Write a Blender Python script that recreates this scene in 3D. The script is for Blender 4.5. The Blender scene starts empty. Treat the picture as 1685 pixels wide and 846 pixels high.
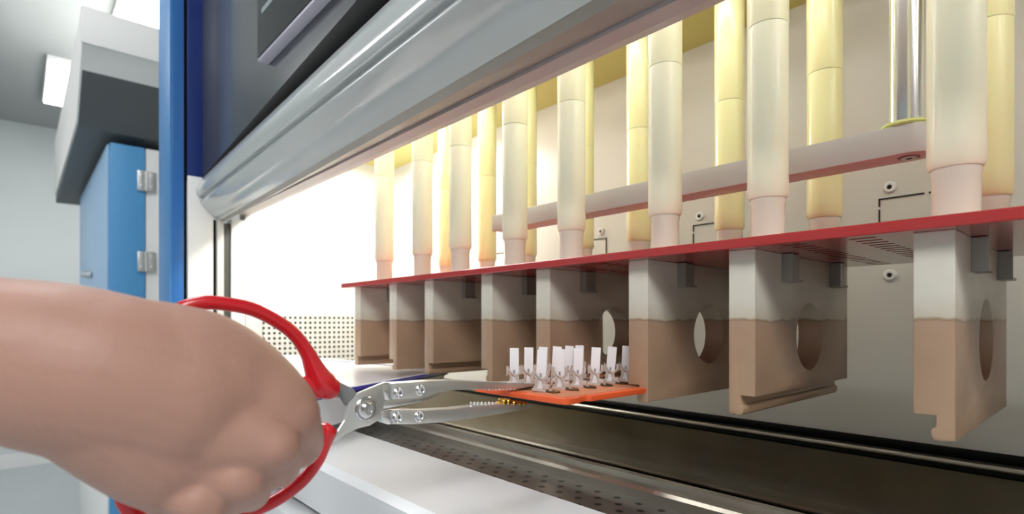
import bpy, bmesh, math, random
from mathutils import Vector, Matrix
random.seed(7)
scn = bpy.context.scene
COL = scn.collection
# ------------------------------------------------------------------ camera, light, exposure
FPX, CX, HOR = 909.0, 842.5, 528.0
TH = math.radians(48.2)
Fx, Fy = -math.sin(TH), math.cos(TH)
Rx, Ry = math.cos(TH), math.sin(TH)
cd = bpy.data.cameras.new('camera'); cam = bpy.data.objects.new('camera', cd); COL.objects.link(cam)
cam.location = (0, 0, 0); cam.rotation_euler = (math.pi/2, 0, TH)
cd.sensor_width = 36; cd.lens = FPX/1685*36; cd.shift_y = (HOR-423)/1685
cd.clip_start = 0.01; cd.clip_end = 60
cd.dof.use_dof = True; cd.dof.focus_distance = 0.47; cd.dof.aperture_fstop = 7.5
scn.camera = cam
scn.view_settings.view_transform = 'Standard'; scn.view_settings.look = 'None'
scn.view_settings.gamma = 1; scn.view_settings.use_curve_mapping = False
scn.view_settings.exposure = 0.0
LAMP = 13.0          # ceiling panels of the room
CHLAMP = 60.0        # strip lamp inside the chamber
w = bpy.data.worlds.new('world'); scn.world = w; w.use_nodes = True
w.node_tree.nodes['Background'].inputs[0].default_value = (.75, .8, .85, 1)
w.node_tree.nodes['Background'].inputs[1].default_value = .3

# ------------------------------------------------------------------ helpers
def dr(u):
    t = (u-CX)/FPX
    return Fx+Rx*t, Fy+Ry*t
def P(u, v, s):
    a, b = dr(u); return Vector((a*s, b*s, (HOR-v)/FPX*s))
def onY(u, v, Y): return P(u, v, Y/dr(u)[1])
def onX(u, v, X): return P(u, v, X/dr(u)[0])
def onZ(u, v, Z): return P(u, v, Z*FPX/(HOR-v))
def lin(c):
    c = c/255.0
    return c/12.92 if c <= .04045 else ((c+.055)/1.055)**2.4
def RGB(r, g, b): return (lin(r), lin(g), lin(b), 1)

def mat(name, col, rough=.5, metal=0, noise=0, nscale=20, bump=0, bscale=60, trans=0, sss=0, emit=None, es=0, coat=0, ior=1.45, alpha=1):
    m = bpy.data.materials.new(name); m.use_nodes = True
    nt = m.node_tree; b = nt.nodes['Principled BSDF']
    b.inputs['Base Color'].default_value = col
    b.inputs['Roughness'].default_value = rough
    b.inputs['Metallic'].default_value = metal
    b.inputs['IOR'].default_value = ior
    b.inputs['Transmission Weight'].default_value = trans
    b.inputs['Alpha'].default_value = alpha
    b.inputs['Coat Weight'].default_value = coat
    b.inputs['Coat Roughness'].default_value = .08
    if sss:
        b.inputs['Subsurface Weight'].default_value = sss
        b.inputs['Subsurface Radius'].default_value = (.012, .006, .004)
        b.inputs['Subsurface Scale'].default_value = .5
    if emit:
        b.inputs['Emission Color'].default_value = emit; b.inputs['Emission Strength'].default_value = es
    if noise or bump:
        tc = nt.nodes.new('ShaderNodeTexCoord')
        n = nt.nodes.new('ShaderNodeTexNoise'); n.inputs['Scale'].default_value = nscale; n.inputs['Detail'].default_value = 5
        nt.links.new(tc.outputs['Object'], n.inputs['Vector'])
        if noise:
            mx = nt.nodes.new('ShaderNodeMix'); mx.data_type = 'RGBA'
            mx.inputs[6].default_value = tuple(max(0, c*(1-noise)) for c in col[:3])+(1,)
            mx.inputs[7].default_value = tuple(min(1, c*(1+noise)) for c in col[:3])+(1,)
            nt.links.new(n.outputs['Fac'], mx.inputs[0]); nt.links.new(mx.outputs[2], b.inputs['Base Color'])
        if bump:
            n2 = nt.nodes.new('ShaderNodeTexNoise'); n2.inputs['Scale'].default_value = bscale; n2.inputs['Detail'].default_value = 4
            nt.links.new(tc.outputs['Object'], n2.inputs['Vector'])
            bp = nt.nodes.new('ShaderNodeBump'); bp.inputs['Strength'].default_value = bump; bp.inputs['Distance'].default_value = .002
            nt.links.new(n2.outputs['Fac'], bp.inputs['Height']); nt.links.new(bp.outputs[0], b.inputs['Normal'])
    return m

def M_(nt, op, a, b=None, c=None):
    n = nt.nodes.new('ShaderNodeMath'); n.operation = op
    for i, x in enumerate((a, b, c)):
        if x is None: continue
        if isinstance(x, (int, float)): n.inputs[i].default_value = x
        else: nt.links.new(x, n.inputs[i])
    return n.outputs[0]

def dots_mat(name, col, dark, pitch, rad, a1, a2, rough, metal, stagger=False, wob=0):
    """white or steel sheet punched with round holes (object space pattern on axes a1, a2)"""
    m = mat(name, col, rough, metal, noise=.12, nscale=25)
    nt = m.node_tree; b = nt.nodes['Principled BSDF']
    tc = nt.nodes.new('ShaderNodeTexCoord'); sp = nt.nodes.new('ShaderNodeSeparateXYZ')
    nt.links.new(tc.outputs['Object'], sp.inputs[0])
    A = M_(nt, 'DIVIDE', sp.outputs[a1], pitch[0]); B = M_(nt, 'DIVIDE', sp.outputs[a2], pitch[1])
    if stagger:
        row = M_(nt, 'FLOOR', B); A = M_(nt, 'ADD', A, M_(nt, 'MULTIPLY', row, .5))
    fa = M_(nt, 'SUBTRACT', M_(nt, 'FRACT', A), .5); fb = M_(nt, 'SUBTRACT', M_(nt, 'FRACT', B), .5)
    fa = M_(nt, 'MULTIPLY', fa, pitch[0]); fb = M_(nt, 'MULTIPLY', fb, pitch[1])
    d = M_(nt, 'SQRT', M_(nt, 'ADD', M_(nt, 'MULTIPLY', fa, fa), M_(nt, 'MULTIPLY', fb, fb)))
    k = M_(nt, 'LESS_THAN', d, rad)
    mx = nt.nodes.new('ShaderNodeMix'); mx.data_type = 'RGBA'
    src = b.inputs['Base Color'].links[0].from_socket
    nt.links.new(k, mx.inputs[0]); nt.links.new(src, mx.inputs[6]); mx.inputs[7].default_value = dark
    nt.links.new(mx.outputs[2], b.inputs['Base Color'])
    if metal: nt.links.new(M_(nt, 'MULTIPLY', M_(nt, 'SUBTRACT', 1, k), metal), b.inputs['Metallic'])
    bp = nt.nodes.new('ShaderNodeBump'); bp.inputs['Strength'].default_value = .5; bp.inputs['Distance'].default_value = .001
    nt.links.new(M_(nt, 'SUBTRACT', 1, k), bp.inputs['Height']); nt.links.new(bp.outputs[0], b.inputs['Normal'])
    return m

class MB:
    def __init__(s): s.b = bmesh.new()
    def box(s, x0, x1, y0, y1, z0, z1, bev=0, seg=2):
        r = bmesh.ops.create_cube(s.b, size=1)
        for v in r['verts']:
            v.co = Vector((x0 if v.co.x < 0 else x1, y0 if v.co.y < 0 else y1, z0 if v.co.z < 0 else z1))
        if bev:
            es = list({e for v in r['verts'] for e in v.link_edges})
            bmesh.ops.bevel(s.b, geom=es, offset=bev, segments=seg, affect='EDGES', profile=.6)
        return s
    def prism(s, pts, a, axis='X', bev=0):
        """pts: 2D outline, a=(from,to) along axis; 2D axes: X->(y,z)  Y->(x,z)  Z->(x,y)"""
        def co(p, t):
            return {'X': (t, p[0], p[1]), 'Y': (p[0], t, p[1]), 'Z': (p[0], p[1], t)}[axis]
        v0 = [s.b.verts.new(co(p, a[0])) for p in pts]; v1 = [s.b.verts.new(co(p, a[1])) for p in pts]
        n = len(pts); fs = []
        fs.append(s.b.faces.new(v0)); fs.append(s.b.faces.new(v1[::-1]))
        for i in range(n): fs.append(s.b.faces.new((v0[i], v0[(i+1) % n], v1[(i+1) % n], v1[i])))
        bmesh.ops.recalc_face_normals(s.b, faces=fs)
        if bev:
            es = list({e for v in v0+v1 for e in v.link_edges})
            bmesh.ops.bevel(s.b, geom=es, offset=bev, segments=2, affect='EDGES', profile=.6)
        return s
    def rings(s, rings, caps=True, closed=False):
        vs = [[s.b.verts.new(p) for p in r] for r in rings]; n = len(vs[0])
        fs = []
        for i in range(len(vs)-(0 if closed else 1)):
            A, B = vs[i], vs[(i+1) % len(vs)]
            for j in range(n): fs.append(s.b.faces.new((A[j], A[(j+1) % n], B[(j+1) % n], B[j])))
        if caps and not closed:
            fs.append(s.b.faces.new(vs[0][::-1])); fs.append(s.b.faces.new(vs[-1]))
        bmesh.ops.recalc_face_normals(s.b, faces=fs)
        return s
    def lathe(s, prof, c=(0, 0, 0), seg=40, axis='Z'):
        """prof: (r, h) list"""
        rs = []
        for r, h in prof:
            ring = []
            for k in range(seg):
                a = 2*math.pi*k/seg; x, y = max(r, 1e-5)*math.cos(a), max(r, 1e-5)*math.sin(a)
                q = {'Z': (x, y, h), 'X': (h, x, y), 'Y': (x, h, y)}[axis]
                ring.append((q[0]+c[0], q[1]+c[1], q[2]+c[2]))
            rs.append(ring)
        return s.rings(rs)
    def tube(s, pts, rad, seg=16, closed=False, flat=1, up=Vector((1, 0, 0))):
        """sweep a round or flattened section; flat scales the axis along `up`"""
        pts = [Vector(p) for p in pts]; n = len(pts)
        if not hasattr(rad, '__len__'): rad = [rad]*n
        rs = []
        for i in range(n):
            a = pts[(i-1) % n] if (closed or i > 0) else pts[i]; b = pts[(i+1) % n] if (closed or i < n-1) else pts[i]
            t = (b-a).normalized(); n1 = (up-t*up.dot(t))
            if n1.length < 1e-4: n1 = t.orthogonal()
            n1.normalize(); n2 = t.cross(n1)
            rs.append([pts[i]+n1*math.cos(2*math.pi*k/seg)*rad[i]*flat+n2*math.sin(2*math.pi*k/seg)*rad[i] for k in range(seg)])
        return s.rings(rs, closed=closed)
    def ball(s, c, r, sub=2, sc=(1, 1, 1)):
        q = bmesh.ops.create_icosphere(s.b, subdivisions=sub, radius=r)
        for v in q['verts']: v.co = Vector((v.co.x*sc[0], v.co.y*sc[1], v.co.z*sc[2]))+Vector(c)
        return s
    def capsule(s, a, ra, b, rb, n=10):
        a, b = Vector(a), Vector(b); k = max(2, int((b-a).length/(.3*min(ra, rb)))+1)
        for i in range(k+1):
            t = i/k; s.ball(a.lerp(b, t), ra+(rb-ra)*t, 3)
        return s
    def mesh(s, name):
        me = bpy.data.meshes.new(name); s.b.to_mesh(me); s.b.free(); return me
    def build(s, name, m, parent=None, smooth=True, loc=None):
        me = s.mesh(name); return link(name, me, m, parent, smooth, loc)
def link(name, me, m, parent=None, smooth=True, loc=None):
    for mm in (m if isinstance(m, (list, tuple)) else [m]): me.materials.append(mm)
    o = bpy.data.objects.new(name, me); COL.objects.link(o)
    if smooth:
        me.shade_smooth()
        try: me.set_sharp_from_angle(angle=math.radians(35))
        except Exception: pass
    if parent: o.parent = parent
    if loc: o.location = loc
    return o
def boolean(me, cutters, bev=0):
    """cut meshes out of me and return the finished mesh"""
    a = bpy.data.objects.new('work', me); COL.objects.link(a); tmp = [a]
    for c in cutters:
        b = bpy.data.objects.new('cut', c); COL.objects.link(b); tmp.append(b)
        md = a.modifiers.new('b', 'BOOLEAN'); md.object = b; md.operation = 'DIFFERENCE'; md.solver = 'EXACT'
    if bev:
        md = a.modifiers.new('v', 'BEVEL'); md.width = bev; md.segments = 2; md.limit_method = 'ANGLE'; md.angle_limit = .6
    return bake(a, tmp)
def bake(a, tmp):
    bpy.context.view_layer.update()
    dg = bpy.context.evaluated_depsgraph_get()
    out = bpy.data.meshes.new_from_object(a.evaluated_get(dg))
    for t in tmp: bpy.data.objects.remove(t)
    return out
def empty(name, loc, label, cat, group=None, rz=0):
    o = bpy.data.objects.new(name, None); COL.objects.link(o); o.location = loc; o.rotation_euler.z = rz
    o.empty_display_size = .02
    return tag(o, label, cat, group)
def tag(o, label, cat, group=None, kind=None):
    if label: o['label'] = label
    if cat: o['category'] = cat
    if group: o['group'] = group
    if kind: o['kind'] = kind
    return o
def struct(o): o['kind'] = 'structure'; return o
def copy_tree(o, parent=None):
    c = o.copy(); COL.objects.link(c); c.parent = parent
    for ch in [x for x in KIDS.get(o.name, [])]: copy_tree(ch, c)
    return c
KIDS = {}
def register(root):
    for o in COL.objects:
        if o.parent: KIDS.setdefault(o.parent.name, [])
    KIDS.clear()
    for o in COL.objects:
        if o.parent: KIDS.setdefault(o.parent.name, []).append(o)

# ------------------------------------------------------------------ materials
WHITE = mat('white powder coat', RGB(236, 236, 234), .42, noise=.03, nscale=4)
WALLP = mat('painted room wall', RGB(212, 216, 216), .8, noise=.03, nscale=3)
CEILP = mat('painted ceiling', RGB(168, 172, 170), .85, noise=.03, nscale=3)
FLOORP = mat('grey vinyl floor', RGB(190, 196, 198), .35, noise=.06, nscale=6)
CHW = mat('chamber plastic sheet', RGB(218, 216, 210), .3, noise=.03, nscale=5)
OLIVE = mat('yellowed ceiling sheet', RGB(214, 204, 120), .35, noise=.05, nscale=8)
BLUELIT = mat('blue painted steel', RGB(62, 128, 186), .4)  # lit tone of the post, for its front face
BLUESHADE = mat('shaded blue post steel', RGB(50, 108, 176), .3)  # same post paint, darker for the shaded side
NAVY = mat('navy painted steel', RGB(24, 48, 118), .3)
BLACK = mat('black rubber', RGB(9, 9, 11), .6, ior=1.2)
DGREY = mat('dark grey rubber', RGB(70, 70, 66), .5)
GLOSS = mat('smoked grey acrylic', RGB(66, 70, 76), .2, noise=.1, nscale=3, coat=.2)
STEEL = mat('brushed stainless steel', RGB(212, 212, 210), .34, .85, noise=.12, nscale=40, bump=.1, bscale=200)
STEELD = mat('stained stainless steel', RGB(156, 150, 138), .3, .8, noise=.35, nscale=9, bump=.25, bscale=60)
STEELB = mat('polished steel', RGB(222, 223, 225), .2, .95)
SASH = mat('milky curved hood plastic', RGB(188, 193, 191), .14, noise=.05, nscale=5, coat=.6)
LIP = mat('mauve grey edge strip', RGB(172, 164, 164), .35)
TAUPE = mat('taupe underside strip', RGB(150, 148, 140), .4, noise=.1, nscale=14)
REDP = mat('glossy red plate', RGB(172, 42, 42), .22, noise=.1, nscale=12, coat=.5)
SLOTSHADE = mat('shaded matt slot wall', RGB(96, 14, 14), .9)  # darker red puts the shade inside the slots into the colour
TUBE = mat('ivory yellow plastic tube', RGB(247, 246, 218), .28, noise=.01, nscale=6, sss=.15, coat=.3)
TUBEY = mat('yellowed upper sleeve', RGB(246, 245, 210), .28, noise=.01, nscale=6, sss=.15, coat=.3)
TUBE2 = mat('deeper yellow plastic tube', RGB(240, 236, 182), .28, noise=.01, nscale=6, sss=.3, coat=.3)
PINK = mat('pale pink plastic spigot', RGB(226, 224, 206), .25, sss=.1, coat=.4)
BAR = mat('white nylon bar', RGB(206, 204, 200), .4)
RING = mat('green plastic washer', RGB(206, 214, 130), .3)
BRKT = mat('grey bracket', RGB(150, 146, 138), .35, .4)
COUNTER = mat('glossy white counter', RGB(222, 224, 226), .16, coat=.5, noise=.02, nscale=3)
LIQ = mat('dark olive liquid', RGB(96, 84, 44), .14, noise=.4, nscale=5, bump=.12, bscale=9)
TRAYW = mat('white enamel', RGB(236, 238, 242), .2, coat=.5)
TRAYB = mat('blue enamel rim', RGB(46, 40, 140), .2, coat=.5)
ORANGE = mat('orange board', RGB(226, 92, 46), .35, noise=.08, nscale=30)
BTOP = mat('tan board top', RGB(196, 122, 84), .45, noise=.25, nscale=90)
STRIP = mat('white ceramic strip', RGB(238, 234, 236), .4)
CLIP = mat('clear clip plastic', RGB(206, 192, 184), .2, .3)
BRASS = mat('brass contact', RGB(214, 172, 84), .22, 1, noise=.2, nscale=300)
REDH = mat('red vinyl grip', RGB(206, 26, 38), .28, coat=.4)
GREYH = mat('grey vinyl grip', RGB(128, 130, 132), .45)
SKIN = mat('skin', RGB(178, 136, 120), .5, noise=.07, nscale=25, bump=.15, bscale=320, sss=.12)
LED = mat('lamp diffuser', (1, 1, 1, 1), .5, emit=(1, 1, 1, 1), es=LAMP)
FILLS = mat('long added fill strip', (1, 1, 1, 1), .5, emit=(1, 1, .97, 1), es=CHLAMP*.2)
FILLF = mat('front added fill strip', (1, 1, 1, 1), .5, emit=(1, 1, .97, 1), es=CHLAMP*.24)
LEDC = mat('chamber lamp diffuser', (1, 1, 1, 1), .5, emit=(1, .985, .93, 1), es=CHLAMP)
TEAL = mat('teal screen picture', RGB(20, 60, 56), .2, emit=RGB(70, 160, 130), es=.8)
SCRN = mat('dark screen', RGB(26, 26, 30), .08, emit=RGB(60, 62, 70), es=.1)
LAV = mat('lavender grey bezel', RGB(204, 200, 214), .4)
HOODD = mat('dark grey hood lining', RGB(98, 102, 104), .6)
BLUEC = mat('bright blue cabinet paint', RGB(84, 158, 212), .45)
PALEB = mat('pale blue door paint', RGB(150, 184, 214), .4)
DARK = mat('dark seam', RGB(30, 28, 28), .7)
SEAM = mat('grey seam', RGB(140, 140, 138), .6)

# ------------------------------------------------------------------ room
FZ, CZ = -1.1, 1.5
struct(MB().box(-5.6, 2.6, -3, 1.3, FZ-.1, FZ).build('floor', FLOORP, smooth=False))
struct(MB().box(-5.6, 2.6, -3, 1.3, CZ, CZ+.1).build('ceiling', CEILP, smooth=False))
struct(MB().box(-5.7, -5.6, -3.1, 1.4, FZ, CZ).build('wall_left', WALLP, smooth=False))
struct(MB().box(2.6, 2.7, -3.1, 1.4, FZ, CZ).build('wall_right', WALLP, smooth=False))
struct(MB().box(-5.6, 2.6, 1.3, 1.4, FZ, CZ).build('wall_back', WALLP, smooth=False))
struct(MB().box(-5.6, 2.6, -3.1, -3, FZ, CZ).build('wall_front', WALLP, smooth=False))
struct(MB().box(-5.6, -5.57, -3, 1.3, FZ, FZ+.1).build('baseboard_left', WHITE, smooth=False))

def ceiling_lamp(x0, x1, y0, y1, label):
    e = empty('ceiling_lamp', ((x0+x1)/2, (y0+y1)/2, CZ), label, 'ceiling lamp', 'flush ceiling lamps')
    hx, hy = (x1-x0)/2, (y1-y0)/2
    MB().box(-hx-.01, hx+.01, -hy-.01, hy+.01, -.03, 0, .006).build('housing', WHITE, e)
    MB().box(-hx, hx, -hy, hy, -.036, -.028, .003).build('diffuser', LED, e)
ceiling_lamp(-4.86, -4.06, .13, .29, 'small flush white ceiling lamp glowing above the far end of the aisle')
ceiling_lamp(-1.6, -.95, -.3, .1, 'small added lamp over the aisle, out of view, brightening the hood front')  # added lamp out of view, throws light on the white hood front
ceiling_lamp(-4.0, -2.3, .35, .95, 'big ceiling lamp glowing above the white fronted hood')
ceiling_lamp(-3.4, -2.2, -1.5, -.9, 'ceiling lamp panel behind the camera, over the far aisle')
ceiling_lamp(.3, 1.7, -1.4, -.5, 'ceiling lamp panel behind the camera, nearest the right wall')

# neighbouring machine down the aisle: overhead hood and blue cabinet
h = empty('overhead_hood', (-2.2, .15, .65), 'white fronted overhead hood with sloping dark grey underside above the blue cabinet', 'hood')
MB().prism([(0, .235), (0, .345), (-1.75, .33), (-1.75, .04), (-.24, .04)], (0, .95), 'Y', .004).build('fascia', WHITE, h)
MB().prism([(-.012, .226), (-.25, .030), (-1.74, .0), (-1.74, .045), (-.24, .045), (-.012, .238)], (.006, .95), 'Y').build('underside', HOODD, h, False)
MB().box(-.01, .004, -.003, .95, .228, .335, .004).build('end_panel', WHITE, h)
c = empty('blue_cabinet', (-2.45, .2465, FZ), 'tall bright blue cabinet with silver hinges below the white fronted hood', 'cabinet')
MB().box(-1.2, 0, 0, .108, 0, 1.745, .004).build('side_panel', BLUEC, c)
MB().box(-1.2, -.004, .110, .8, 0, 1.745, .003).build('frame', WHITE, c)
MB().box(-1.18, -.014, -.008, 0, .56, 1.74, .004).build('door', PALEB, c)
MB().box(-1.18, -.014, -.008, 0, .02, .54, .004).build('lower_door', WHITE, c)
for zz in (1.32, 1.62, .5):
    hg = MB().box(0, .01, .082, .108, -.038, .038, .003).box(0, .01, .112, .14, -.038, .038, .003)
    hg.lathe([(.006, -.038), (.006, .038)], (0.01, .11, 0), 12)
    for yy in (.094, .127):
        for dz in (-.02, .02): hg.lathe([(.005, .01), (.005, .012), (.003, .013)], (0, yy, dz), 10, 'X')
    hg.build('hinge', STEEL, c, loc=(0, 0, zz))
MB().lathe([(.012, 0), (.012, .01), (.018, .014), (.018, .03), (.01, .036)], (0, 0, 0), 16, 'Y').build('knob', STEEL, c, loc=(-.55, -.044, 1.3))

# ------------------------------------------------------------------ the machine
XE = -1.3            # left end wall of the chamber
XR = .45             # right end
YB = .74             # chamber back wall
ZT = .40             # chamber ceiling
ZC = -.14            # counter top
def Yj(u): a, b = dr(u); return b/a*XE
m = empty('process_machine', (-.45, .7, FZ), 'large white and blue wet process machine with open chamber and curved hood', 'machine')
def mp(mb, name, mt, smooth=True, parent=None):
    o = mb.build(name, mt, None, smooth)
    o.data.transform(Matrix.Translation((.45, -.7, -FZ)))
    o.parent = parent or m
    return o
bp = mp(MB().box(XE, XR, YB, YB+.01, ZC-.01, ZT+.01), 'chamber_back_panel', CHW, False)
mp(MB().box(XE-.01, XE, Yj(403), YB+.01, ZC-.2, ZT+.01), 'chamber_end_panel', CHW, False)
mp(MB().box(XR, XR+.01, .3, YB+.01, ZC-.2, ZT+.01), 'chamber_right_panel', CHW, False)
mp(MB().box(XE, XR, .33, YB+.01, ZT, ZT+.01), 'chamber_ceiling', OLIVE, False)
# punched vent area of the end wall
VENT = dots_mat('punched white sheet', RGB(214, 212, 206), RGB(34, 32, 30), (.0118, .0118), .0032, 1, 2, .4, 0)
vp = MB().box(0, .003, -.125, .125, -.06, .06).build('vent_panel', VENT, None, False)
vp.location = (XE+.45, .535-.7, -.046-FZ); vp.parent = m
# access panel seams and screws of the back wall
for xl, full in ((-.193, 1), (-.428, 1), (-.662, 1), (-.896, 1)):
    xr = xl+.074; y0, y1 = YB-.0012, YB+.0005
    s_ = MB()
    s_.box(xl, xl+.0015, y0, y1, .075, .128).box(xl, xl+.0015, y0, y1, .131, .1405)
    s_.box(xr-.0015, xr, y0, y1, .075, .1405)
    s_.box(xl, xl+.043, y0, y1, .139, .1405).box(xl+.047, xr, y0, y1, .139, .1405)
    mp(s_, 'access_panel_seam', DARK, False)
    for xx, zz in ((xl+.011, .152), (xr-.011, .152), (xl+.011, .052), (xr-.011, .052)):
        o = mp(MB().lathe([(.0066, 0), (.0066, -.002), (.005, -.0034), (.0028, -.0034), (.0026, -.001)], (xx, YB, zz), 20, 'Y'), 'screw_cap', WHITE)
        q = MB().lathe([(.0025, -.0012), (.0025, -.0018)], (xx, YB, zz), 12, 'Y').build('socket', DARK, None)
        q.data.transform(Matrix.Translation((.45, -.7, -FZ))); q.parent = o
# chamber lamp at the left end, then unseen strips added for more light
def lamp(x0, x1, y0, y1, LEDC):
    o = mp(MB().box(x0, x1, y0, y1, ZT-.018, ZT, .004), 'lamp_housing', WHITE)
    q = MB().box(x0+.01, x1-.01, y0+.008, y1-.008, ZT-.022, ZT-.016, .002).build('lamp_diffuser', LEDC, None)
    q.data.transform(Matrix.Translation((.45, -.7, -FZ))); q.parent = o
lamp(-1.26, -.86, .51, .59, LEDC)
lamp(-.84, -.15, .515, .55, FILLS)  # added fill strip hidden behind the lip, brightens the chamber
lamp(-.08, .4, .515, .55, FILLS)  # right part of the added fill strip
lamp(-1.26, .4, .385, .42, FILLF)  # added strip out of sight, brightens the front tubes
# left jamb, x = XE plane
for u0, u1, zb, zt, mt, nm, dx in ((308, 350, -.5, .3, WHITE, 'jamb_panel', .006), (350, 355, -.5, .215, BLACK, 'jamb_seal', .002),
        (355, 366, -.5, .215, BAR, 'guide_rail', .012), (366, 379, -.5, .21, DGREY, 'guide_channel', .003), (379, 401, -.5, .22, WHITE, 'guide_cover', .008),
        (401, 404, -.5, .25, SEAM, 'jamb_seam', .002)):
    mp(MB().box(XE-.03, XE+dx, Yj(u0), Yj(u1), zb, zt, .001), nm, mt)
YF = Yj(283)
mp(MB().box(XE-.118, XE, YF, Yj(303), FZ, 1.2, .0015), 'frame_post', BLUESHADE)
mp(MB().box(XE-.117, XE-.001, YF-.004, YF+.001, FZ, 1.2, .001), 'lit_post_face', BLUELIT)  # lighter sheet puts the light on the post front into its colour
mp(MB().box(XE-.118, XE-.004, Yj(303)+.0005, Yj(308), FZ, 1.2), 'post_gap_seal', BLACK)
mp(MB().box(XE-.05, XE+.001, Yj(308), Yj(333)+.02, .288, 1.2, .002), 'upper_end_panel', NAVY)
YP = Yj(333)
# control panel: vertical glossy front with a black rounded bottom edge
zl, zr = .296, .375   # left / right height of the panel foot
def loftx(profL, profR, xL, xR, n=12):
    mb = MB(); rs = []
    for i in range(n+1):
        t = i/n; x = xL+(xR-xL)*t
        rs.append([(x, a[0]+(b[0]-a[0])*t, a[1]+(b[1]-a[1])*t) for a, b in zip(profL, profR)])
    return mb.rings(rs)
k = (XR-XE)
def zline(zA, zB, xb=-.5): return zA+(zB-zA)*(XR-XE)/(xb-XE)     # extrapolate to the right end
zr1 = zline(.298, .37); zr0 = zline(.286, .326)
cp = mp(loftx([(YP, zl), (YP, 1.2), (YP+.012, 1.2), (YP+.012, zl)], [(YP, zr1), (YP, 1.2), (YP+.012, 1.2), (YP+.012, zr1)], XE, XR, 1), 'control_panel', GLOSS, False)
arcL = [(YP+.014-.016*math.cos(a), .294-(.008)*math.sin(a)) for a in [i*math.pi/12 for i in range(7)]]
arcR = [(YP+.03-.032*math.cos(a), zr1-(zr1-zr0)*math.sin(a)) for a in [i*math.pi/12 for i in range(7)]]
mp(loftx([(YP-.002, .299)]+arcL+[(YP+.03, .299)], [(YP-.002, zr1+.003)]+arcR+[(YP+.03, zr1+.003)], XE, XR, 8), 'panel_foot', BLACK)
# touch screen on the panel
pc = onY(442, 107, YP)
x0s, z0s = pc.x, pc.z
scb = mp(MB().box(x0s, x0s+.42, YP-.016, YP, z0s, z0s+.28, .0015), 'touch_screen', LAV)
def sub(mb, name, mt, parent):
    o = mb.build(name, mt, None, False); o.data.transform(Matrix.Translation((.45, -.7, -FZ))); o.parent = parent; return o
sub(MB().box(x0s+.004, x0s+.416, YP-.0175, YP-.0155, z0s+.004, z0s+.276), 'screen_glass', SCRN, scb)
sub(MB().box(x0s+.03, x0s+.22, YP-.0185, YP-.0174, z0s+.092, z0s+.2), 'screen_picture', TEAL, scb)
sub(MB().box(x0s+.025, x0s+.39, YP-.0182, YP-.0172, z0s+.062, z0s+.07), 'screen_line', mat('screen line', RGB(80, 90, 94), .3, emit=RGB(90, 110, 112), es=.5), scb)
# curved hood: profile (y, z) at the left end and at the right end
def arc(pts, n=5):
    """Catmull-Rom through the points"""
    out = []
    for i in range(len(pts)-1):
        p0 = pts[max(i-1, 0)]; p1 = pts[i]; p2 = pts[i+1]; p3 = pts[min(i+2, len(pts)-1)]
        for j in range(n):
            t = j/n
            out.append(tuple(.5*((2*b)+(-a+c)*t+(2*a-5*b+4*c-d)*t*t+(-a+3*b-3*c+d)*t**3) for a, b, c, d in zip(p0, p1, p2, p3)))
    out.append(tuple(pts[-1])); return out
def yz(u, v): p = onX(u, v, XE+.002); return (p.y, p.z)
L = [yz(330, 296), yz(324, 305), yz(322, 315), yz(325, 324), yz(332, 325), yz(329, 333), yz(334, 342), yz(341, 349), yz(347, 353), yz(352, 358.5), yz(361, 363)]
yl = [p[0] for p in L]
rat = [1.165, 1.13, 1.06, 1.015, .985, .965, .925, .88, .845, .80, .735]        # z/y of the same lines towards the right end
RR = [(y, y*r) for y, r in zip(yl, rat)]
T = (XR-XE)/(-.45-XE)
RR = [(l[0], l[1]+(r[1]-l[1])*T) for l, r in zip(L, RR)]
Lp, Rp = arc(L), arc(RR)
Lp = Lp+[(Lp[-1][0]+.004, Lp[-1][1]+.012), (Lp[0][0]+.02, Lp[0][1])]
Rp = Rp+[(Rp[-1][0]+.004, Rp[-1][1]+.012), (Rp[0][0]+.02, Rp[0][1])]
mp(loftx(Lp, Rp, XE+.002, XR, 14), 'curved_hood', SASH)
a0 = L[-1]; aR = RR[-1]
lipy = Yj(404)
def zlin(r, y): return r*y
s1, s2 = .664, .622
mp(loftx([(a0[0]-.001, a0[1]+.002), (a0[0]+.006, a0[1]-.004), (lipy-.018, (lipy-.018)*s1), (lipy-.018, .27), (a0[0], .27)],
         [(aR[0]-.001, aR[1]+.002), (aR[0]+.012, aR[1]-.006), (lipy-.018, (lipy-.018)*s1), (lipy-.018, .34), (aR[0], .34)], XE+.002, XR, 10), 'hood_underside', TAUPE, False)
mp(MB().prism([(lipy-.0175, (lipy-.0175)*s1-.004), (lipy, lipy*s2), (lipy+.012, lipy*s2+.002), (lipy+.012, .42), (lipy-.0175, .42)], (XE+.002, XR), 'X'), 'hood_lip', LIP, False)
mp(MB().box(XE-.1, XR, YP+.013, .8, 1.19, 1.2), 'top_panel', WHITE, False)
mp(MB().box(XE-.1, XR, YP+.013, .385, .46, .47), 'upper_shelf', WHITE, False)

# counter and front
yi, yf = .318, .222
mp(MB().prism([(yf, ZC-.05), (yf-.002, ZC-.006), (yf+.004, ZC), (yi, ZC), (yi, ZC-.03), (yf+.03, ZC-.05)], (XE+.013, XR), 'X'), 'counter_top', COUNTER)
mp(MB().box(XE-.1, XR, yf-.02, yf+.012, FZ, ZC-.056, .004), 'front_panel', COUNTER)

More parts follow.
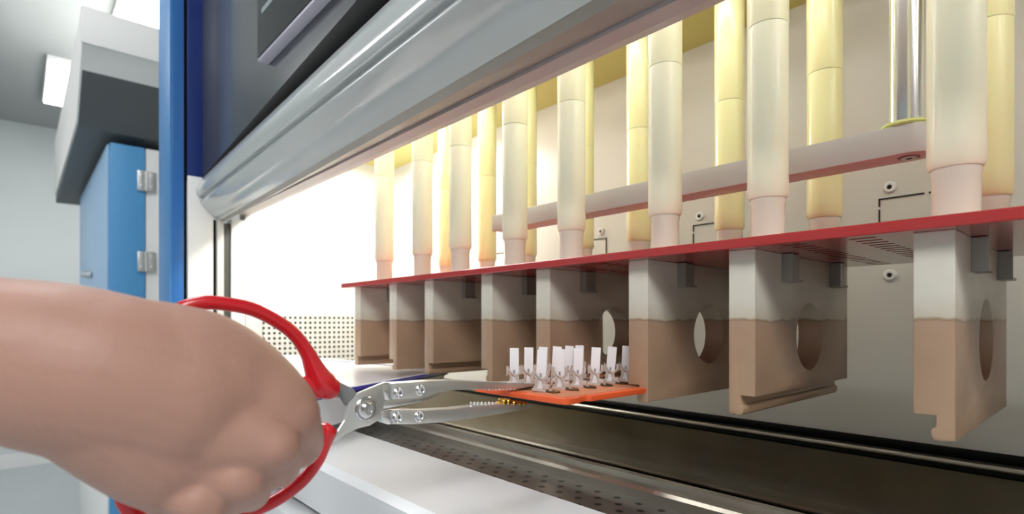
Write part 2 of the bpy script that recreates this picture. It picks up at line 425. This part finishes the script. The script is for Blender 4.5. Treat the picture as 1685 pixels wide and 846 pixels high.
# tank
def tp(mb, name, mt, smooth=True): return mp(mb, name, mt, smooth)
PERF = dots_mat('punched stained steel', RGB(170, 166, 162), RGB(16, 14, 14), (.021, .0125), .003, 0, 1, .22, .9, stagger=True)
tp(MB().box(XE+.01, XR, yi-.002, .378, ZC-.009, ZC-.006), 'perforated_strip', PERF, False)
tp(MB().prism([(.378, -.155), (.378, -.1385), (.3805, -.136), (.389, -.136), (.391, -.140), (.399, -.140), (.401, -.1345), (.409, -.1345), (.411, -.137), (.411, -.33), (.405, -.33), (.405, -.155)],
   (XE+.01, XR), 'X'), 'tank_front_rim', STEELD)
tp(MB().box(XE+.01, XR, .7365, .7395, -.33, ZC), 'tank_back_wall', STEELD, False)
tp(MB().prism([(.7365, -.236), (.7365, -.222), (.70, -.222), (.698, -.225), (.70, -.228), (.72, -.236)], (XE+.01, -.16), 'X'), 'tank_ledge', STEELD)
tp(MB().box(XE+.01, XR, .405, .7395, -.335, -.33), 'tank_bottom', STEELD, False)
tp(MB().tube([(XE+.01, .731, ZC+.002), (XR, .731, ZC+.002)], .0055, 12), 'rubber_seal', BLACK)
tp(MB().tube([(XE+.01, .729, ZC-.008), (XR, .729, ZC-.008)], .003, 10), 'rear_bead', STEELD)
tp(MB().tube([(XE+.01, .728, ZC-.014), (XR, .728, ZC-.014)], .0028, 10), 'lower_seal', BLACK)
tp(MB().box(XE+.01, XR, .411, .7365, -.25, -.232), 'liquid', LIQ, False)

# ------------------------------------------------------------------ red carrier plate
ZR = .055
YR0, YR1 = .405, .635
XR0 = -.885
PX = [-.0800, -.2005, -.2965, -.418, -.513, -.638, -.735, -.850]      # hanging plates, right to left
PG = [-1, 1, -1, 1, -1, 1, -1, 1]                                      # side of the rail groove
rp = MB().box(XR0, .1, YR0, YR1, ZR, ZR+.0074, .001).mesh('carrier')
cut = MB()
for i in (0, 2, 4, 6):
    a = (PX[i]+PX[i+1])/2
    for xo in (-.021, .021):
        for j in range(15):
            y = .42+.0145*j
            cut.box(a+xo-.008, a+xo+.008, y-.0026, y+.0026, ZR-.01, ZR+.0060)
cm = cut.mesh('slots')
rp = boolean(rp, [cm])
rp.materials.clear()
rpo = link('carrier_plate', rp, [REDP, SLOTSHADE], smooth=False)
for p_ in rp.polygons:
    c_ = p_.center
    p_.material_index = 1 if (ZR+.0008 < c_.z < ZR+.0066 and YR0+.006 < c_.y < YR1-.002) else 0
tag(rpo, 'long glossy red plate carrying the tubes above and the hanging plates below', 'plate')

# plate material: cream plastic, brown soaked stain below an irregular tide line
def stain():
    m_ = mat('cream plastic with brown tide stain', RGB(214, 206, 188), .32)
    nt = m_.node_tree; b = nt.nodes['Principled BSDF']
    tc = nt.nodes.new('ShaderNodeTexCoord'); sp = nt.nodes.new('ShaderNodeSeparateXYZ'); nt.links.new(tc.outputs['Object'], sp.inputs[0])
    n = nt.nodes.new('ShaderNodeTexNoise'); n.inputs['Scale'].default_value = 45; n.inputs['Detail'].default_value = 5; nt.links.new(tc.outputs['Object'], n.inputs['Vector'])
    z = M_(nt, 'ADD', sp.outputs[2], M_(nt, 'MULTIPLY', M_(nt, 'SUBTRACT', n.outputs['Fac'], .5), .008))
    cr = nt.nodes.new('ShaderNodeValToRGB')
    f = M_(nt, 'DIVIDE', M_(nt, 'ADD', z, .10), .10)      # z -.10 -> 0, 0 -> 1
    nt.links.new(f, cr.inputs[0]); e = cr.color_ramp
    e.elements[0].position = 0; e.elements[0].color = RGB(184, 152, 124)
    e.elements[1].position = 1; e.elements[1].color = RGB(222, 216, 202)
    for p_, c_ in ((.36, RGB(180, 148, 122)), (.435, RGB(178, 148, 124)), (.45, RGB(150, 124, 98)), (.47, RGB(206, 196, 176)), (.62, RGB(222, 216, 202))):
        q = e.elements.new(p_); q.color = c_
    n3 = nt.nodes.new('ShaderNodeTexNoise'); n3.inputs['Scale'].default_value = 30; nt.links.new(tc.outputs['Object'], n3.inputs['Vector'])
    mx = nt.nodes.new('ShaderNodeMix'); mx.data_type = 'RGBA'; mx.blend_type = 'MULTIPLY'; mx.inputs[0].default_value = .25
    nt.links.new(cr.outputs[0], mx.inputs[6]); nt.links.new(n3.outputs['Fac'], mx.inputs[7]); nt.links.new(mx.outputs[2], b.inputs['Base Color'])
    return m_
STAIN = stain()
def plate_mesh(g):
    t = .0105
    pr = [(-t, 0), (t, 0), (t, -.113), (-.001, -.113), (-.001, -.1205), (.0005, -.1205), (.0018, -.123), (.0008, -.127), (-.001, -.1285), (-t, -.1275)]
    pr = [(x*g, z) for x, z in pr]
    body = MB().prism(pr, (0, .206), 'Y').mesh('body')
    hole = MB().lathe([(.0295, -.03), (.0295, .03)], (0, .108, -.069), 48, 'X').mesh('hole')
    me = boolean(body, [hole], .0011)
    b = bmesh.new(); b.from_mesh(me); q = MB(); q.b.free(); q.b = b
    for i in range(9):
        y = .004+.022*i+random.uniform(-.006, .006)
        q.ball((g*random.uniform(-.008, -.002), y, -.1275), random.uniform(.0013, .0022), 2, (1, 1, .7))
    return q.mesh('plate')
PM = {1: plate_mesh(1), -1: plate_mesh(-1)}
for me in PM.values(): me.materials.clear(); me.materials.append(STAIN); me.shade_smooth(); me.set_sharp_from_angle(angle=.6)
BM = MB().box(0, .007, -.009, .009, -.021, 0, .001).box(.0, .009, -.0105, -.0085, -.022, 0, .0003).box(0, .009, -.0105, .0105, -.0225, -.0205, .0003).mesh('bracket')
BM.materials.append(BRKT)
PL = ['cream and brown hanging plate at far right, nearest the camera', 'cream and brown hanging plate left of the wide gap, lower rail facing right',
      'stained hanging plate touching the right end of the orange board', 'stained hanging plate directly behind the white strips of the orange board',
      'stained hanging plate just left of the white strips, fifth from the right', 'broad dark sided hanging plate directly above the tray corner',
      'stained hanging plate second from the far left end of the red plate', 'stained hanging plate at the far left end of the red plate']
for i, x in enumerate(PX):
    e = empty('hanging_plate', (x, .418, ZR), PL[i], 'plate', 'stained plates hanging under the red plate')
    o = bpy.data.objects.new('plate_body', PM[PG[i]]); COL.objects.link(o); o.parent = e
    for yy in (.058, .168):
        b_ = bpy.data.objects.new('bracket', BM); COL.objects.link(b_); b_.parent = e; b_.location = (.0105, yy, -.0005)
        b_['label'] = 'grey clamp bracket'

# ------------------------------------------------------------------ tubes
TXs = [-.078, -.203, -.302, -.424, -.520, -.636, -.735, -.855]
ZP = ZR+.0074
def tube_parts(R, TUBE=TUBE, TUBEY=TUBEY):
    sl = MB().lathe([(R*.9, .0395), (R, .043), (R*.985, .06), (R*.985, .183)], seg=40).mesh('sleeve')
    up = MB().lathe([(R*.985, .1835), (R, .1845), (R, .301), (R*.93, .3085), (R*.7, .3105)], seg=40).mesh('upper')
    sp = MB().lathe([(R*.82, 0), (R*.82, .034), (R*.86, .036), (R*.86, .0395)], seg=36).mesh('spigot')
    for me, mt in ((sl, TUBE), (up, TUBEY), (sp, PINK)):
        me.materials.append(mt); me.shade_smooth(); me.set_sharp_from_angle(angle=.7)
    return (('lower_sleeve', sl), ('upper_sleeve', up), ('spigot', sp))
TP = {'front': tube_parts(.0162), 'back': tube_parts(.0162, TUBE2, TUBE2)}
wf = ['front ivory tube at far right, the widest looking one', 'front ivory tube second from right, crossing the white bar left of the rod', 'front ivory tube third from the right, above the whole round hole plate',
      'front ivory tube fourth from right, above the right half of the strips', 'front ivory tube fourth from the left, above the left white strips', 'front ivory tube third from the left',
      'front ivory tube second from the left', 'front ivory tube at far left, washed out by the lamp glow']
wb = ['rear ivory tube at the far right edge, half behind the widest tube', 'rear ivory tube just left of the steel rod', 'rear ivory tube second left of the steel rod, behind the white bar', 'rear ivory tube whose rounded top shows below the yellow ceiling',
      'rear ivory tube hidden behind the fourth front tube from the right', 'rear ivory tube hidden behind the fourth front tube from the left', 'rear ivory tube second from the left', 'rear ivory tube at far left, thin pale yellow']
for row, (y, wl, nm) in enumerate(((.47, wf, 'front'), (.6, wb, 'back'))):
    for i, x in enumerate(TXs):
        e = empty('plastic_tube', (x, y, ZP), wl[i], 'tube', 'ivory tubes standing on the red plate')
        for n_, me in TP[nm]:
            o = bpy.data.objects.new(n_, me); COL.objects.link(o); o.parent = e

# ------------------------------------------------------------------ lift bar with steel rod
bx, by = -.117, .528
e = empty('lift_bar', (bx, by, .13), 'white rounded end bar running behind the front tubes', 'bar')
outl = []
for i in range(13):
    a = -math.pi/2+math.pi*i/12; outl.append((.014*math.cos(a)+.002, .0155*math.sin(a)))
outl += [(-.5, .0155), (-.5, -.0155)]
MB().prism(outl, (0, .023), 'Z', .0012).build('bar_body', BAR, e)
MB().lathe([(.0075, -.0006), (.0075, .0004)], (0, 0, 0), 24).build('screw_recess', mat('recess', RGB(120, 100, 90), .5), e)
MB().lathe([(.0055, -.0012), (.0055, 0)], (0, 0, 0), 24).build('screw', STEEL, e)
MB().lathe([(.0022, -.0014), (.0022, -.001)], (0, 0, 0), 6).build('hex_socket', DARK, e)
e2 = empty('steel_rod', (bx-.002, by, .153), 'polished steel rod standing on the end of the white bar', 'rod')
MB().lathe([(.0115, .003), (.0115, .246)], seg=36).build('shaft', STEELB, e2)
MB().lathe([(.0165, 0), (.0172, .0015), (.0165, .0035), (.0115, .0038)], seg=36).build('washer', RING, e2)

# ------------------------------------------------------------------ enamel tray
C = P(743, 611, .94); E2 = P(500, 657, .605)
dy = (E2-C); Ly = dy.length+.03; dy.normalize()
dx_ = Vector((dy.y, -dy.x, 0)); 
if dx_.x > 0: dx_ = -dx_
dx_ = (dx_+Vector((0, 0, .045))).normalized()
nz = dx_.cross(dy)
if nz.z < 0: nz = -nz
def trayp(a, b, c): return C+dx_*a+dy*b+nz*c
def rrect(a0, a1, b0, b1, r, c, n=8):
    pts = []
    for (ca, cb, st) in ((a1-r, b1-r, 0), (a0+r, b1-r, 90), (a0+r, b0+r, 180), (a1-r, b0+r, 270)):
        for i in range(n+1):
            t = math.radians(st+90*i/n); pts.append(trayp(ca+r*math.cos(t), cb+r*math.sin(t), c))
    return pts
LXX = .40
te = empty('enamel_tray', trayp(.2, .17, -.045), 'white enamel tray with a dark blue rim lying behind the tongs', 'tray')
inv = Matrix.Translation(-Vector(te.location))
def tbuild(mb, n_, mt):
    o = mb.build(n_, mt, None); o.data.transform(inv); o.parent = te; return o
tbuild(MB().rings([rrect(0, LXX, 0, Ly, .018, 0), rrect(.003, LXX-.003, .003, Ly-.003, .018, -.004), rrect(.014, LXX-.014, .014, Ly-.014, .018, -.042), rrect(.02, LXX-.02, .02, Ly-.02, .018, -.045),
    rrect(.021, LXX-.021, .021, Ly-.021, .018, -.043), rrect(.018, LXX-.018, .018, Ly-.018, .018, -.04), rrect(.007, LXX-.007, .007, Ly-.007, .016, -.002), rrect(.006, LXX-.006, .006, Ly-.006, .016, .001)]), 'basin', TRAYW)
tbuild(MB().tube(rrect(.002, LXX-.002, .002, Ly-.002, .018, -.001), .0042, 12, closed=True, up=nz), 'rim', TRAYB)
tbuild(MB().tube(rrect(.0035, LXX-.0035, .0035, Ly-.0035, .0165, .0022), .0022, 10, closed=True, up=nz), 'inner_rim', TRAYW)

# ------------------------------------------------------------------ orange board and strips
BX0, BX1, BY0, BY1 = -.402, -.288, .312, .49
ZB = -.0603
e = empty('orange_board', ((BX0+BX1)/2, BY0, ZB-.0045), 'orange board with a notched edge held in the rails and by the tongs', 'board')
def bl(mb, n_, mt, s=True):
    o = mb.build(n_, mt, None, s); o.data.transform(Matrix.Translation(-Vector(e.location))); o.parent = e; return o
outl = []
def crn(cx, cy, r, st):
    for i in range(7):
        t = math.radians(st+90*i/6); outl.append((cx+r*math.cos(t), cy+r*math.sin(t)))
crn(BX1-.006, BY0+.006, .006, 270)
ny = BY0+.022
outl += [(BX1, ny-.004), (BX1-.0035, ny-.002), (BX1-.0035, ny+.007), (BX1, ny+.009)]
outl += [(BX1, BY1), (BX0, BY1)]
crn(BX0+.004, BY0+.004, .004, 180)
bl(MB().prism(outl, (ZB-.0045, ZB), 'Z', .0006), 'board_body', ORANGE)
bl(MB().box(BX0+.008, BX1-.007, BY0+.007, BY1, ZB-.0002, ZB+.0003), 'printed_face', BTOP, False)
gy = [(.331+.0235*i) for i in range(6)]
rowA, rowB, rowC = -.334, -.372, -.3
k_ = MB()
for y in gy:
    for xx in (rowA+.0125, rowB+.012, rowA-.017):
        for r_ in (.0058, .0036):
            k_.tube([(xx+r_*math.cos(a), y+.003+r_*.8*math.sin(a), ZB+.001) for a in [i*math.pi/8 for i in range(16)]], .0007, 6, closed=True, up=Vector((0, 0, 1)))
bl(k_, 'contact_coils', mat('tarnished coil', RGB(110, 92, 70), .3, .9)).__setitem__('kind', 'stuff')
# one strip with its clip
def strip_meshes():
    a = MB().box(-.0043, .0043, -.0005, .0005, .002, .0352, .0002).mesh('blade')
    c = MB()
    def rib(pts, wd=.0011, th=.0006):
        c.tube(arc(pts, 5), wd, 8, flat=.55, up=Vector((0, 1, 0)))
    rib([(-.0058, -.002, .0175), (-.0055, -.002, .013), (-.0028, -.002, .010), (-.0030, -.002, .005), (-.0062, -.002, .0005)])
    rib([(.0066, -.002, .0185), (.0062, -.002, .0135), (.0030, -.002, .0100), (.0040, -.002, .0050), (.0088, -.002, .0020), (.0100, -.002, .0004)])
    rib([(.0030, -.002, .0100), (-.0020, -.002, .0125), (-.0058, -.002, .0175)], .0009)
    c.box(-.0058, .0062, -.0046, .0034, 0, .0022, .0006)
    c.box(.0028, .0085, -.0040, .0020, .0022, .0065, .0007)
    c.box(-.0064, -.0054, -.0035, .0015, .010, .0190, .0003).box(.0054, .0068, -.0035, .0015, .012, .0195, .0003)
    s = MB().box(-.0009, .0009, -.0012, -.0004, .0105, .0155, .0002).mesh('slot')
    return a, c.mesh('clip'), s
SA, SC, SS = strip_meshes()
GREYS = mat('grey printed slot', RGB(150, 146, 150), .5)
for me, mt in ((SA, STRIP), (SC, CLIP), (SS, GREYS)):
    me.materials.append(mt); me.shade_smooth(); me.set_sharp_from_angle(angle=.6)
ords = ['front', 'second', 'third', 'fourth', 'fifth', 'rearmost']
SPOS = [('right hand', rowA, ' from the front', 0), ('left hand', rowB, ' from the front', .006)]
for rn, x, suf, dy0 in SPOS:
    for i, y in enumerate(gy if x == rowA else [.330+.0175*j for j in range(6)]):
        nm = ords[i] if i in (0, 5) else ords[i]+suf
        r_ = empty('contact_strip', (x+random.uniform(-.0006, .0006), y+dy0, ZB+.0003), 'white clipped strip on the orange board, %s in the %s row' % (nm, rn), 'strip', 'white strips on the orange board', rz=math.radians(30+random.uniform(-5, 5)))
        r_.rotation_euler.x = math.radians(random.uniform(-1.5, 1.5)); r_.rotation_euler.y = math.radians(random.uniform(-1, 5))
        for n_, me in (('blade', SA), ('clip', SC), ('slot_mark', SS)):
            o = bpy.data.objects.new(n_, me); COL.objects.link(o); o.parent = r_

# ------------------------------------------------------------------ tongs in the vertical plane x = XT
XT = -.353
def T2(u, v): p = onX(u, v, XT); return (p.y, p.z)
def T3(u, v, dx=0): p = onX(u, v, XT); return Vector((XT+dx, p.y, p.z))
tg = empty('scissor_tongs', T3(600, 672), 'steel scissor tongs with red loop handles gripping the orange board', 'tongs')
ti = Matrix.Translation(-Vector(tg.location))
def tb(mb, n_, mt, par=None, s=True):
    o = mb.build(n_, mt, None, s); o.data.transform(ti); o.parent = par or tg; return o
def poly(pts, x0, x1, bev=.0006): return MB().prism([T2(*p) for p in pts], (XT+x0, XT+x1), 'X', bev)
# lever plates crossing at the pivot
upl = [(538, 628), (552, 628), (580, 640), (600, 640), (622, 632), (640, 628), (641, 636), (628, 655), (625, 690), (636, 697), (625, 702), (606, 697), (588, 690), (572, 672), (560, 655), (540, 652)]
tb(poly([(536, 626), (550, 624), (584, 641), (592, 654), (584, 668), (570, 668), (562, 655), (536, 652)], -.004, -.001), 'upper_lever', GREYH)
tb(poly([(534, 722), (552, 712), (566, 690), (572, 662), (588, 646), (610, 637), (632, 628), (640, 630), (640, 640), (630, 652), (628, 676), (622, 690), (606, 700), (588, 704), (566, 714), (548, 728), (534, 735)], -.001, .0025), 'lower_lever', STEEL)
def arm(pts, name):
    o = tb(poly(pts, -.007, .0045, .001), name, STEEL); return o
ua = arm([(640, 630), (700, 626), (735, 625), (800, 628), (882, 630), (882, 635), (850, 639), (800, 640), (745, 641), (715, 646), (690, 654), (640, 657)], 'upper_jaw')
tb(poly([(622, 662), (640, 657), (690, 654), (715, 647), (728, 645), (712, 654), (690, 662), (650, 669), (624, 674)], -.006, .001), 'upper_jaw_inner', STEELB)
la = arm([(640, 675), (700, 674), (745, 671), (800, 665), (852, 663), (876, 665), (862, 672), (820, 680), (770, 688), (720, 694), (680, 697), (640, 697)], 'lower_jaw')
tb(poly([(624, 676), (642, 674), (642, 697), (636, 698), (624, 694)], -.004, .003), 'lower_yoke', STEELB)
tb(poly([(626, 634), (642, 630), (642, 658), (630, 658)], -.004, .003), 'upper_yoke', STEELB)
for par, pts in ((ua, ((650, 646), (686, 641))), (la, ((648, 686), (684, 684)))):
    for u, v in pts:
        p = T3(u, v)
        o = MB().lathe([(.0042, .0044), (.0042, .0052), (.0034, .006), (.003, .0058), (.0024, .0053), (.0018, .0058), (.0001, .006)], (XT, p.y, p.z), 24, 'X').build('rivet', STEELB)
        o.data.transform(ti); o.parent = par
p = T3(600, 672)
tb(MB().lathe([(.0086, .0026), (.0086, .0034), (.0078, .0042), (.0068, .0042), (.0062, .0036), (.0046, .0038), (.0044, .0062), (.0038, .0068), (.0028, .0068), (.0026, .0058), (.0014, .0058), (.0012, .0066), (.0001, .0067)], (XT, p.y, p.z), 40, 'X'), 'pivot_screw', STEELB)
th = MB()
for i in range(9):
    a, b = T3(796+i*6, 640), T3(778+i*6, 665.5)
    th.ball((XT+.0025, a.y, a.z), .0013, 1); 
    th.ball((XT+.0025, b.y, b.z), .0014, 1); th.ball((XT-.002, b.y, b.z+.0006), .0014, 1)
tb(th, 'jaw_teeth', STEELB)
g_ = MB()
for u, v, r in ((826, 661, .003), (833, 661, .0028), (842, 663, .0024), (851, 664, .0022), (858, 664, .002)):
    q = T3(u, v); g_.lathe([(r*.6, -.004), (r, -.003), (r, .004), (r*.6, .005)], (XT, q.y, q.z), 10, 'X')
g_.tube([T3(818, 664), T3(866, 664)], .0012, 8)
tb(g_, 'brass_contacts', BRASS)
# red loop grips
def grip(pts, name, mt=REDH):
    ps = arc([tuple(T3(u, v, dx))+(r,) for u, v, dx, r in pts], 6)
    return tb(MB().tube([p[:3] for p in ps], [p[3] for p in ps], 18), name, mt)
up = grip([(553, 640, 0, .006), (540, 638, 0, .0082), (527, 627, 0, .0086), (516, 604, 0, .0062), (503, 576, 0, .0046), (476, 543, 0, .0042), (424, 512, -.001, .0042), (372, 500, -.002, .0042), (330, 499, -.004, .0042), (290, 516, -.006, .0042),
           (262, 560, -.006, .0042), (290, 606, -.006, .0042), (360, 622, -.004, .0042), (440, 628, -.002, .0044), (500, 632, 0, .005), (530, 640, 0, .007)], 'upper_grip')
lo = grip([(545, 702, 0, .005), (538, 712, 0, .0062), (532, 735, 0, .0045), (520, 762, 0, .0042), (494, 794, 0, .0042), (452, 824, 0, .0042), (400, 846, 0, .0042), (330, 868, -.002, .0042), (262, 872, -.004, .0042), (218, 846, -.006, .0042),
           (206, 806, -.006, .0042), (250, 756, -.006, .0042), (330, 734, -.004, .0042), (430, 722, -.002, .0044), (500, 712, 0, .005), (532, 712, 0, .006)], 'lower_grip')

# ------------------------------------------------------------------ the hand
H = MB()
def cp_(a, b):
    A, ra, B, rb = P(*a[:3]), a[3]*a[2]/FPX, P(*b[:3]), b[3]*b[2]/FPX
    d = (B-A); L_ = d.length; d.normalize(); n1 = d.orthogonal().normalized(); n2 = d.cross(n1)
    sb = max(-.95, min(.95, (ra-rb)/max(L_, 1e-5))); th0 = math.asin(sb); rg = []
    for i in range(10):
        t = -math.pi/2+(th0+math.pi/2)*i/9+.001*(i == 0); rg.append((A+d*ra*math.sin(t), ra*math.cos(t)))
    for i in range(10):
        t = th0+(math.pi/2-th0)*i/9-.001*(i == 9); rg.append((B+d*rb*math.sin(t), rb*math.cos(t)))
    H.rings([[c+(n1*math.cos(2*math.pi*k/28)+n2*math.sin(2*math.pi*k/28))*r for k in range(28)] for c, r in rg])
def chain(pts, n=3):
    q = arc(pts, n)
    for a, b in zip(q, q[1:]): cp_(a, b)
# (u, v, distance, radius in photo pixels at that distance)
chain([(-330, 560, .222, 142), (-150, 580, .222, 138), (0, 593, .224, 137), (100, 600, .229, 135), (190, 622, .238, 138)])
chain([(180, 620, .238, 134), (300, 638, .252, 134), (380, 654, .262, 104), (442, 672, .264, 72), (466, 684, .266, 58)])
chain([(60, 600, .226, 134), (180, 622, .236, 140), (300, 652, .252, 140)])
chain([(190, 640, .238, 132), (280, 715, .250, 118), (325, 765, .256, 84)])
chain([(250, 660, .244, 116), (360, 700, .252, 92), (416, 720, .2505, 62), (452, 735, .248, 40)])
chain([(424, 708, .2535, 58), (372, 752, .2525, 62), (300, 795, .251, 62)])
chain([(442, 676, .268, 66), (400, 710, .264, 74), (330, 760, .262, 80)])
# knuckle, middle joint, last joint, tip of each finger, curled round the grips
chain([(466, 684, .264, 56), (490, 708, .278, 39), (492, 734, .302, 37), (464, 712, .326, 33), (430, 690, .336, 28), (410, 680, .336, 26)])
chain([(452, 735, .247, 37), (459, 764, .266, 35), (452, 768, .296, 33), (424, 748, .318, 30), (392, 726, .320, 27)])
chain([(300, 725, .247, 76), (366, 772, .246, 48), (400, 793, .243, 35), (410, 806, .264, 34), (408, 808, .292, 32), (384, 790, .312, 29), (352, 766, .312, 26)])
chain([(260, 750, .246, 70), (305, 800, .243, 48), (340, 830, .240, 36), (362, 830, .264, 33), (362, 826, .290, 29), (332, 808, .306, 26), (306, 790, .304, 23)])
# thumb through the upper loop
chain([(250, 610, .262, 80), (330, 610, .285, 56), (390, 622, .312, 42), (428, 640, .336, 34), (452, 656, .350, 28)])
hm = H.mesh('hand')
ho = bpy.data.objects.new('work', hm); COL.objects.link(ho)
md = ho.modifiers.new('r', 'REMESH'); md.mode = 'VOXEL'; md.voxel_size = .0013
md = ho.modifiers.new('s', 'SMOOTH'); md.factor = .5; md.iterations = 9
hm2 = bake(ho, [ho]); hm2.materials.clear()
pe = P(250, 650, .25)
hm2.transform(Matrix.Translation(-pe))
hand = link('person', hm2, SKIN, loc=pe)
for p_ in hand.data.polygons: p_.use_smooth = True
tag(hand, 'bare forearm and closed hand of a person holding the red handled tongs', 'person')
